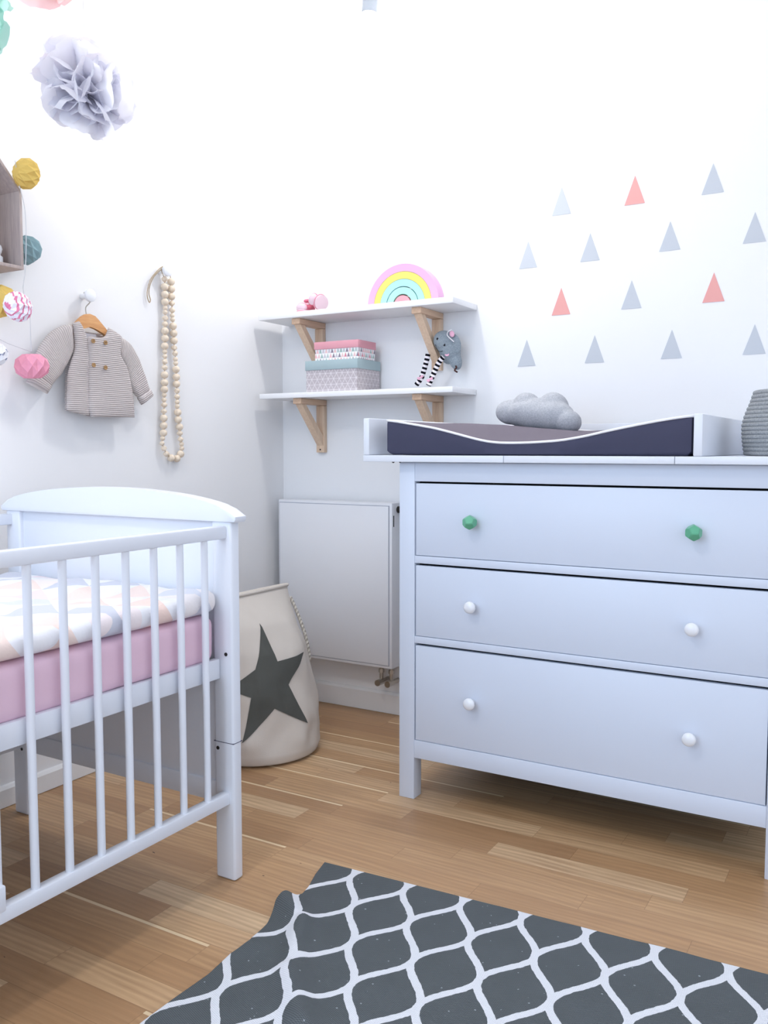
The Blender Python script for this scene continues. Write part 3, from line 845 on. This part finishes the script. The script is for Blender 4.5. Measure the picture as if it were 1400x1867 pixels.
for _ in range(5): bmesh.ops.subdivide_edges(bm, edges=bm.edges[:], cuts=1, use_grid_fill=True)
for v in bm.verts: v.co = bagS(v.co.x/.2, v.co.y, .0022)
cen = bagS(-.5, .25)
obj('star_print', bm, 'star', LB, 180)
bm = B(); tube(bm, smooth_path([bagS(1.30, .475, .004), bagS(1.15, .44, .012), bagS(1.05, .40, .016), bagS(.95, .35, .016), bagS(.9, .30, .010), bagS(.88, .27, .002)]), .0056, 12)
obj('rope_handle', bm, 'twist', LB, 180)
bm = B(); tube(bm, smooth_path([bagS(1.3+PI, .475, .004), bagS(1.15+PI, .42, .014), bagS(1.0+PI, .35, .016), bagS(.9+PI, .27, .002)]), .0056, 12)
obj('rope_handle', bm, 'twist', LB, 180)

# ------------------------------------------------------------------ rug
O = Vector((.953, -1.119, 0)); eu = Vector((.99876, .04972, 0)); ev = Vector((.04972, -.99876, 0))
def seg_d(p, a, b):
    ab = (b[0]-a[0], b[1]-a[1]); t = ((p[0]-a[0])*ab[0] + (p[1]-a[1])*ab[1])/(ab[0]**2+ab[1]**2)
    t = max(0, min(1, t)); q = (a[0]+ab[0]*t, a[1]+ab[1]*t)
    return math.hypot(p[0]-q[0], p[1]-q[1]), t
def rugh(u, v):
    h = 0
    for a, b, hh, w in (((-.02, .175), (.10, .255), .032, .026), ((.10, .255), (.17, .40), .022, .022), ((.17, .40), (.27, .52), .018, .026), ((-.02, .33), (.06, .36), .005, .03)):
        d, t = seg_d((u, v), a, b)
        taper = (1-.5*t) if hh > .02 else 1
        h = max(h, hh*taper*math.exp(-(d/w)**2))
    h += .0025*max(0, noise.noise(Vector((u*7, v*7, 1))))
    return h
bm = B(); uvl = bm.loops.layers.uv.verify()
NU, NV = 230, 230; U1, V1 = 1.30, 1.30
le = [(0, 0), (.06, .012), (.117, .029), (.15, .034), (.183, .024), (.22, .014), (.285, .036), (.358, .046), (.408, .036), (.481, .041), (.563, .033), (.638, .028), (1.4, .02)]
def led(v):
    for a, b in zip(le, le[1:]):
        if v <= b[0]: return a[1] + (b[1]-a[1])*(v-a[0])/(b[0]-a[0])
    return .02
gr = []
for j in range(NV+1):
    v = V1*(j/NV)**1.25; row = []
    for i in range(NU+1):
        s = (i/NU)**1.25; u0 = led(v); u = u0 + (U1-u0)*s
        vv = v + .022*math.sin(PI*min(1, u/1.1))*0 + (1-min(1, v/.25))*.018*min(1, u/.25)*(1 if u < .9 else 1)*.0
        p = O + eu*u + ev*vv
        row.append((bm.verts.new((p.x, p.y, .005 + rugh(u, v))), (u, v)))
    gr.append(row)
for a, b in zip(gr, gr[1:]):
    for i in range(NU):
        q = (a[i], a[i+1], b[i+1], b[i]); f = bm.faces.new([k[0] for k in q])
        for lp, k in zip(f.loops, q): lp[uvl].uv = k[1]
rug = obj('rug', bm, 'rug', smooth=180, label='dark grey flatwoven rug with white ogee lattice pattern on the oak floor', cat='rug', doublesided=True)
sm = rug.modifiers.new('thick', 'SOLIDIFY'); sm.thickness = .0045; sm.offset = 0

# ------------------------------------------------------------------ wall knobs, hanger, cardigan
def wallknob(y, z, lab):
    t = thing('coat_hook', lab, 'wall hook', (0, y, z), group='white wall knobs')
    bm = B(); lathe(bm, [(.0085, .0005), (.0085, .030)], (0, y, z), 'X', 24); obj('stem', bm, 'plastic', t, 40)
    bm = B(); lathe(bm, [(.016, .030), (.0185, .031), (.0185, .039), (.0165, .0405)], (0, y, z), 'X', 32); obj('disc', bm, 'knobw', t, 40)
wallknob(-.972, 1.4275, 'white round wall knob holding the clothes hanger')
wallknob(-.655, 1.5535, 'white round wall knob holding the bead necklace')
HG = thing('clothes_hanger', 'small wooden clothes hanger with metal hook on the wall knob', 'hanger', (.03, -.97, 1.33))
hpoly = [(-1.060, 1.310), (-1.02, 1.350), (-1.008, 1.362), (-.992, 1.371), (-.976, 1.374), (-.957, 1.370), (-.945, 1.360), (-.920, 1.339), (-.886, 1.310), (-.892, 1.300), (-.928, 1.322), (-.956, 1.334), (-.977, 1.338), (-1.001, 1.328), (-1.05, 1.297)]
bm = B(); prism(bm, hpoly, 'X', .028, .039, .002); obj('hanger_body', bm, 'hanger', HG, 40)
bm = B(); tube(bm, smooth_path([(.0335, -.977, 1.372), (.0335, -.978, 1.394), (.034, -.966, 1.407), (.0345, -.9535, 1.418), (.0345, -.9515, 1.432), (.0345, -.960, 1.4435), (.0345, -.973, 1.4475), (.0345, -.985, 1.442)]) if False else
                 smooth_path([(.0225, -.977, 1.373), (.0225, -.978, 1.393), (.0225, -.964, 1.408), (.0225, -.957, 1.420), (.0225, -.961, 1.435), (.0225, -.972, 1.4405), (.0225, -.984, 1.434)]), .0016, 8)
obj('hook', bm, 'metal', HG, 180)

def loft(bm, Lp, Rp, x0, tf, tb, nc=14, nr=5, vscale=1.0, horiz=True):
    """closed quilt-like solid between two edge curves given as (y,z) pairs; bulges +X by tf, -X by tb"""
    uvl = bm.loops.layers.uv.verify()
    Ls = smooth_path([(0, *p) for p in Lp], nr); Rs = smooth_path([(0, *p) for p in Rp], nr)
    n = len(Ls); F = []; K = []; UV = []
    acc = 0
    for i in range(n):
        a, b = Ls[i], Rs[i]
        if i: acc += (((Ls[i]+Rs[i])/2) - ((Ls[i-1]+Rs[i-1])/2)).length
        end = min(i, n-1-i)/(n*.12); e = min(1, end)**.5 if end < 1 else 1
        f, k, uv = [], [], []
        for j in range(nc+1):
            s = j/nc; p = a.lerp(b, s); w = max(0, 1-(2*s-1)**4)**.5
            nz = .0035*noise.noise(Vector((p.y*16, p.z*9, x0*40)))*w
            f.append(bm.verts.new((x0 + .0012 + (tf*w*(.35+.65*e)) + nz, p.y, p.z)))
            k.append(bm.verts.new((x0 - .0012 - tb*w*(.35+.65*e), p.y, p.z)) )
            uv.append(((a-b).length*s, (p.z if horiz else acc*vscale)))
        F.append(f); K.append(k); UV.append(uv)
    for G in (F, K):
        for i in range(n-1):
            for j in range(nc):
                fc = bm.faces.new((G[i][j], G[i][j+1], G[i+1][j+1], G[i+1][j]))
                for lp, (ii, jj) in zip(fc.loops, ((i, j), (i, j+1), (i+1, j+1), (i+1, j))): lp[uvl].uv = UV[ii][jj]
    def strip(a, b, uv):
        for i in range(len(a)-1):
            fc = bm.faces.new((a[i], a[i+1], b[i+1], b[i]))
            for lp, q in zip(fc.loops, (uv[i], uv[i+1], uv[i+1], uv[i])): lp[uvl].uv = q
    strip([r[0] for r in F], [r[0] for r in K], [r[0] for r in UV]); strip([r[-1] for r in F], [r[-1] for r in K], [r[-1] for r in UV])
    strip(F[0], K[0], UV[0]); strip(F[-1], K[-1], UV[-1])
CD = thing('baby_cardigan', 'beige ribbed knit baby cardigan with four wooden buttons on a hanger', 'cardigan', (.04, -.95, 1.07))
bm = B(); loft(bm, [(-1.040, 1.335), (-1.034, 1.30), (-1.030, 1.262), (-1.044, 1.222), (-1.050, 1.19), (-1.052, 1.14), (-1.054, 1.092)],
               [(-.90, 1.337), (-.875, 1.30), (-.876, 1.262), (-.85, 1.222), (-.838, 1.19), (-.83, 1.14), (-.827, 1.084)], .013, .005, .003)
for v in bm.verts:      # lower the back neckline a little
    if v.co.z > 1.322 and -1.02 < v.co.y < -.925: v.co.z -= (v.co.z-1.322)*.9
obj('back_panel', bm, 'knit', CD, 180)
bm = B(); loft(bm, [(-1.047, 1.337), (-1.043, 1.31), (-1.041, 1.268), (-1.058, 1.222), (-1.068, 1.190), (-1.071, 1.149), (-1.073, 1.119), (-1.074, 1.089)],
               [(-1.024, 1.346), (-1.011, 1.329), (-.999, 1.303), (-.990, 1.25), (-.988, 1.20), (-.988, 1.15), (-.990, 1.11), (-.993, 1.076)], .0445, .007, .004)
obj('front_panel', bm, 'knit', CD, 180, label='left front panel, tucked under the button panel')
bm = B(); loft(bm, [(-.921, 1.339), (-.935, 1.313), (-.962, 1.3055), (-.997, 1.3035), (-.998, 1.265), (-.998, 1.222), (-.9985, 1.177), (-1.000, 1.13), (-1.001, 1.098), (-.992, 1.074)],
               [(-.896, 1.330), (-.872, 1.318), (-.871, 1.305), (-.872, 1.290), (-.874, 1.262), (-.850, 1.226), (-.839, 1.190), (-.829, 1.145), (-.827, 1.11), (-.825, 1.078)], .051, .008, .002, 18)
obj('front_panel', bm, 'knit', CD, 180, label='overlapping button panel')
bm = B(); loft(bm, [(-.872, 1.320), (-.846, 1.313), (-.822, 1.299), (-.803, 1.276), (-.789, 1.257), (-.776, 1.23), (-.763, 1.205), (-.755, 1.180), (-.748, 1.168)],
               [(-.876, 1.268), (-.868, 1.250), (-.856, 1.235), (-.848, 1.218), (-.843, 1.200), (-.838, 1.185), (-.830, 1.168), (-.813, 1.150), (-.796, 1.138)], .040, .010, .010, 12, horiz=False)
obj('sleeve', bm, 'knit', CD, 180)
bm = B(); loft(bm, [(-.746, 1.170), (-.7365, 1.150)], [(-.800, 1.139), (-.784, 1.118)], .040, .012, .011, 10, horiz=False); obj('cuff', bm, 'knit', CD, 180)
bm = B(); loft(bm, [(-1.047, 1.334), (-1.075, 1.329), (-1.103, 1.315), (-1.124, 1.301), (-1.139, 1.285), (-1.155, 1.265), (-1.168, 1.243), (-1.180, 1.214), (-1.190, 1.190)],
               [(-1.045, 1.262), (-1.050, 1.248), (-1.058, 1.232), (-1.066, 1.219), (-1.076, 1.206), (-1.084, 1.194), (-1.098, 1.180), (-1.112, 1.166), (-1.122, 1.154)], .040, .011, .010, 12, horiz=False)
obj('sleeve', bm, 'knit', CD, 180)
bm = B(); loft(bm, [(-1.188, 1.192), (-1.203, 1.162)], [(-1.119, 1.156), (-1.135, 1.134)], .040, .013, .011, 10, horiz=False); obj('cuff', bm, 'knit', CD, 180)
for y, z in ((-.990, 1.2925), (-.944, 1.2925), (-.990, 1.2235), (-.946, 1.2195)):
    bm = B(); lathe(bm, [(.0048, 0), (.0066, .0008), (.0066, .003), (.0052, .0034), (.0045, .0026), (.001, .0026)], (.0622, y, z), 'X', 20)
    bt = obj('button', bm, 'button', CD, 40)
    bm = B()
    for s in (-1, 1): cyl(bm, (.0646, y+s*.0018, z), (.0652, y+s*.0018, z), .0009, seg=8)
    obj('thread_hole', bm, 'dark', bt)
bm = B(); bx(bm, .0215, .0225, -.982, -.942, 1.303, 1.3185); obj('neck_label', bm, 'whitefelt', CD)

# ------------------------------------------------------------------ bead necklace
BN = thing('bead_necklace', 'long string of natural wooden beads hanging from the wall knob', 'bead necklace', (.02, -.63, .95))
BR = [(-.620, 1.525, 'L'), (-.619, 1.502, 'L'), (-.619, 1.478, 'L'), (-.618, 1.456, 'F'), (-.617, 1.434, 'F'), (-.617, 1.417, 'S'), (-.616, 1.404, 'S'), (-.614, 1.383, 'L'), (-.612, 1.360, 'L'), (-.611, 1.336, 'L'), (-.611, 1.313, 'F'), (-.607, 1.295, 'F'), (-.606, 1.276, 'S'), (-.605, 1.263, 'S'), (-.604, 1.243, 'L'), (-.603, 1.218, 'L'), (-.603, 1.195, 'L'), (-.601, 1.173, 'F'), (-.601, 1.153, 'F'), (-.601, 1.136, 'S'), (-.601, 1.122, 'S'), (-.599, 1.102, 'L'), (-.598, 1.078, 'L'), (-.592, 1.054, 'L'), (-.591, 1.033, 'F'), (-.588, 1.013, 'F'), (-.584, .997, 'S'), (-.583, .983, 'S'), (-.589, .964, 'L'), (-.607, .949, 'L')]
BL = [(-.649, 1.529, 'F'), (-.650, 1.504, 'L'), (-.649, 1.480, 'L'), (-.649, 1.456, 'L'), (-.649, 1.437, 'S'), (-.650, 1.423, 'S'), (-.650, 1.404, 'F'), (-.651, 1.385, 'F'), (-.652, 1.363, 'L'), (-.652, 1.339, 'L'), (-.654, 1.314, 'L'), (-.654, 1.296, 'S'), (-.654, 1.281, 'S'), (-.655, 1.264, 'F'), (-.656, 1.245, 'F'), (-.657, 1.221, 'L'), (-.658, 1.196, 'L'), (-.659, 1.174, 'L'), (-.660, 1.156, 'S'), (-.661, 1.140, 'S'), (-.661, 1.124, 'F'), (-.663, 1.103, 'F'), (-.664, 1.081, 'L'), (-.665, 1.057, 'L'), (-.667, 1.033, 'L'), (-.671, 1.015, 'S'), (-.674, .999, 'S'), (-.666, .983, 'F'), (-.655, .965, 'F'), (-.633, .951, 'L')]
for y, z, k in BR + BL:
    bm = B(); x = .0165
    if k == 'L': sph(bm, (x, y, z), .0122, 16, 12); obj('bead', bm, 'bead', BN, 180)
    elif k == 'S': sph(bm, (x, y, z), .0080, 14, 10); obj('bead', bm, 'bead', BN, 180)
    else:
        bmesh.ops.create_cube(bm, size=.0195)
        bmesh.ops.bevel(bm, geom=bm.edges[:], offset=.0075, segments=1, affect='EDGES')
        bmesh.ops.transform(bm, matrix=Matrix.Translation((x, y, z)) @ Rz(random.random()*2) @ Rx(random.random()*2), verts=bm.verts[:])
        obj('bead', bm, 'bead', BN, None, label='faceted bead')
path = [(.0165, y, z) for y, z, k in reversed(BR)] + [(.0185, -.627, 1.552), (.019, -.640, 1.5645), (.019, -.656, 1.5665), (.019, -.668, 1.558)] + [(.0165, y, z) for y, z, k in BL]
bm = B(); tube(bm, path, .0013, 6, True); obj('string', bm, 'leather', BN, 180)
bm = B(); tube(bm, smooth_path([(.024, -.650, 1.5665), (.022, -.666, 1.564), (.020, -.691, 1.543), (.015, -.711, 1.516), (.012, -.721, 1.483), (.012, -.722, 1.462), (.012, -.714, 1.446), (.012, -.709, 1.455), (.012, -.715, 1.474), (.014, -.711, 1.502), (.018, -.694, 1.533), (.022, -.666, 1.558)]), .0017, 6)
obj('cord_loop', bm, 'leather', BN, 180)

# ------------------------------------------------------------------ house shelf
HS = thing('house_shelf', 'small wooden house-shaped box shelf on the left wall', 'shelf', (.05, -1.375, 1.447))
hy0, hy1, hz0, hze, hza, hd = -1.52, -1.250, 1.446, 1.645, 1.793, .105
hm = (hy0+hy1)/2; tk = .0085
boxobj('side_board', (.001, hd, hy1-tk, hy1, hz0+tk, hze), 'house', HS, .0006)
boxobj('side_board', (.001, hd, hy0, hy0+tk, hz0+tk, hze), 'house', HS, .0006)
boxobj('bottom_board', (.001, hd, hy0, hy1, hz0, hz0+tk), 'house', HS, .0006)
boxobj('back_board', (.001, .005, hy0+tk, hy1-tk, hz0+tk, hze), 'house', HS, 0)
for s, ye in ((1, hy1), (-1, hy0)):
    bm = B(); prism(bm, [(ye, hze), (ye-s*tk, hze), (hm, hza-tk*1.4), (hm, hza)], 'X', .001, hd); obj('roof_board', bm, 'house', HS)
bm = B(); lathe(bm, [(.014, 0), (.0155, .004), (.015, .022), (.009, .027), (.0125, .034), (.0145, .042), (.012, .051), (.005, .056)], (.055, -1.293, hz0+tk+.0003), 'Z', 24)
obj('peg_figure', bm, 'plastic', smooth=50, label='tiny white figurine standing inside the house-shaped shelf', cat='figurine')

# ------------------------------------------------------------------ paper lanterns and cord
def lantern(c, r, axis, mat, lab, squash=.9, N=10, wallpush=None):
    bm = B(); K = 6
    q = Vector(axis).normalized().to_track_quat('Z', 'X').to_matrix()
    rows = []
    for k in range(1, K):
        th = PI*k/K; ring = []
        for i in range(2*N):
            ph = PI*i/N
            rr = r*(1.0 if (i+k) % 2 == 0 else .81)
            ring.append(bm.verts.new(Vector(c) + q @ Vector((rr*math.sin(th)*math.cos(ph), rr*math.sin(th)*math.sin(ph), r*squash*math.cos(th)))))
        rows.append(ring)
    top = bm.verts.new(Vector(c) + q @ Vector((0, 0, r*squash*.9))); bot = bm.verts.new(Vector(c) + q @ Vector((0, 0, -r*squash*.9)))
    n = 2*N
    for k, (a, b) in enumerate(zip(rows, rows[1:])):
        for i in range(n):
            j = (i+1) % n
            # diagonal along the ridge so that flat diamonds appear
            if (i+k+1) % 2 == 0: bm.faces.new((a[i], a[j], b[j])); bm.faces.new((a[i], b[j], b[i]))
            else: bm.faces.new((a[i], a[j], b[i])); bm.faces.new((a[j], b[j], b[i]))
    for i in range(n):
        bm.faces.new((top, rows[0][i], rows[0][(i+1) % n])); bm.faces.new((bot, rows[-1][(i+1) % n], rows[-1][i]))
    return obj('paper_lantern', bm, mat, None, None, label=lab, cat='paper lantern', group='folded paper lanterns on the string')
lantern((.125, -1.250, 1.687), .040, (.15, 1, -.1), 'papY', 'yellow folded paper lantern against the roof of the house shelf', .82)
lantern((.050, -1.1985, 1.512), .042, (-.2, -.75, .9), 'papT', 'teal folded paper lantern beside the house shelf', .9)
lantern((.060, -1.296, 1.362), .050, (.1, -.45, .9), 'papY', 'mustard yellow paper lantern behind the striped one', .85)
lantern((.150, -1.306, 1.340), .040, (.3, .9, .45), 'papS', 'white paper lantern with pink stripes under the house shelf', .85)
lantern((.100, -1.230, 1.199), .046, (0, -.05, 1), 'papP', 'pink folded paper lantern, lowest on the string, by the cardigan sleeve', .78)
lantern((.100, -1.340, 1.222), .034, (0, .5, .9), 'papD', 'white dotted paper lantern at the left edge of the picture', .9)
bm = B()
tube(bm, smooth_path([(.128, -1.285, 1.71), (.112, -1.262, 1.66), (.108, -1.244, 1.60), (.108, -1.243, 1.52), (.106, -1.247, 1.442), (.10, -1.250, 1.397), (.10, -1.240, 1.36), (.10, -1.232, 1.330), (.10, -1.231, 1.28), (.10, -1.230, 1.236)]), .0011, 6)
tube(bm, smooth_path([(.10, -1.231, 1.237), (.10, -1.27, 1.245), (.10, -1.32, 1.258), (.10, -1.38, 1.29), (.10, -1.46, 1.34)]), .0011, 6)
obj('lantern_string', bm, 'cord', smooth=180, label='thin white string carrying the paper lanterns beside the house shelf', cat='string')

# ------------------------------------------------------------------ tissue pompoms
def pompom(c, r, mat, lab, seed, npet=90, axis=(0, 0, 1), stretch=1.0):
    rnd = random.Random(seed); bm = B()
    ax = Vector(axis).normalized(); qa = ax.to_track_quat('Z', 'X').to_matrix()
    for p in range(npet):
        zc = 2*(p+.5)/npet - 1; az = p*2.39996 + rnd.uniform(-.3, .3)
        zc = max(-1, min(1, zc*1.0 + rnd.uniform(-.12, .12))); rr = math.sqrt(max(0, 1-zc*zc))
        d = qa @ Vector((rr*math.cos(az), rr*math.sin(az), zc*stretch)); dl = d.length; d.normalize()
        q = d.to_track_quat('Z', 'Y').to_matrix()
        L = r*dl*rnd.uniform(.66, 1.22); W = r*rnd.uniform(.42, .7); tilt = rnd.uniform(-.5, .5); sp = rnd.uniform(0, 6.28)
        nu, nv = 8, 9; g = []
        tipz = rnd.uniform(.6, 1.0); curl = rnd.uniform(-.35, .35)
        for i in range(nu+1):
            u = i/nu; wd = W*(.06 + math.sin(min(1, u*1.02)*PI*.62)**1.1)*(1 if u < .85 else 1-(u-.85)*1.8*tipz)
            row = []
            for j in range(nv+1):
                s = 2*j/nv - 1
                f = .10*r*noise.noise(Vector((u*3+seed, s*2.2, p*1.7)))
                x = wd*s; y = wd*.55*(s*s-.3) * (1 if p % 2 else -1)*.8 + f + curl*r*u*u*.6
                z = L*(.08+.92*u)*(1-.12*s*s*u) + .03*r*noise.noise(Vector((s*5, p, 2)))*u*2
                v = Vector((x*math.cos(sp)-y*math.sin(sp), x*math.sin(sp)+y*math.cos(sp), z))
                row.append(bm.verts.new(Vector(c) + q @ v))
            g.append(row)
        for a, b in zip(g, g[1:]):
            for j in range(nv): bm.faces.new((a[j], a[j+1], b[j+1], b[j]))
    t = thing('tissue_pompom', lab, 'paper pompom', c, group='tissue paper pompoms hanging from the ceiling')
    obj('petals', bm, mat, t, 180, doublesided=True)
    bm = B(); cyl(bm, Vector(c) + Vector((0, 0, .01)), (c[0], c[1], RZ-.0005), .0006, seg=6); obj('hanging_thread', bm, 'cord', t)
pompom((.35, -1.250, 1.853), .102, 'tisW', 'white tissue paper pompom hanging high near the left wall', 3, 72, (.45, .25, -.75), 1.12)
pompom((.35, -1.372, 2.125), .108, 'tisP', 'coral pink tissue paper pompom cut off by the top of the picture', 11, 56, (0, 0, 1), 1)
pompom((.42, -1.640, 1.872), .100, 'tisM', 'mint green tissue paper pompom at the left edge of the picture', 23, 56, (0, 0, 1), 1)

# ------------------------------------------------------------------ ceiling spots
def spot(p, tilt, lab, r=.024):
    """p: centre of the lamp mouth"""
    p = Vector(p); t = thing('ceiling_spotlight', lab, 'spotlight', (p.x, p.y, RZ), group='white ceiling spotlights')
    d = Vector(tilt).normalized()
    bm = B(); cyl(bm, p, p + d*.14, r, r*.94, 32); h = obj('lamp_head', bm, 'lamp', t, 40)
    bm = B(); cyl(bm, p + d*.10, (p.x+d.x*.1, p.y+d.y*.1, RZ-.02), .006, seg=12); obj('stem', bm, 'plastic', t, 40)
    bm = B(); cyl(bm, (p.x+d.x*.1, p.y+d.y*.1, RZ-.02), (p.x+d.x*.1, p.y+d.y*.1, RZ-.0005), .045, seg=32); obj('ceiling_cup', bm, 'plastic', t, 40)
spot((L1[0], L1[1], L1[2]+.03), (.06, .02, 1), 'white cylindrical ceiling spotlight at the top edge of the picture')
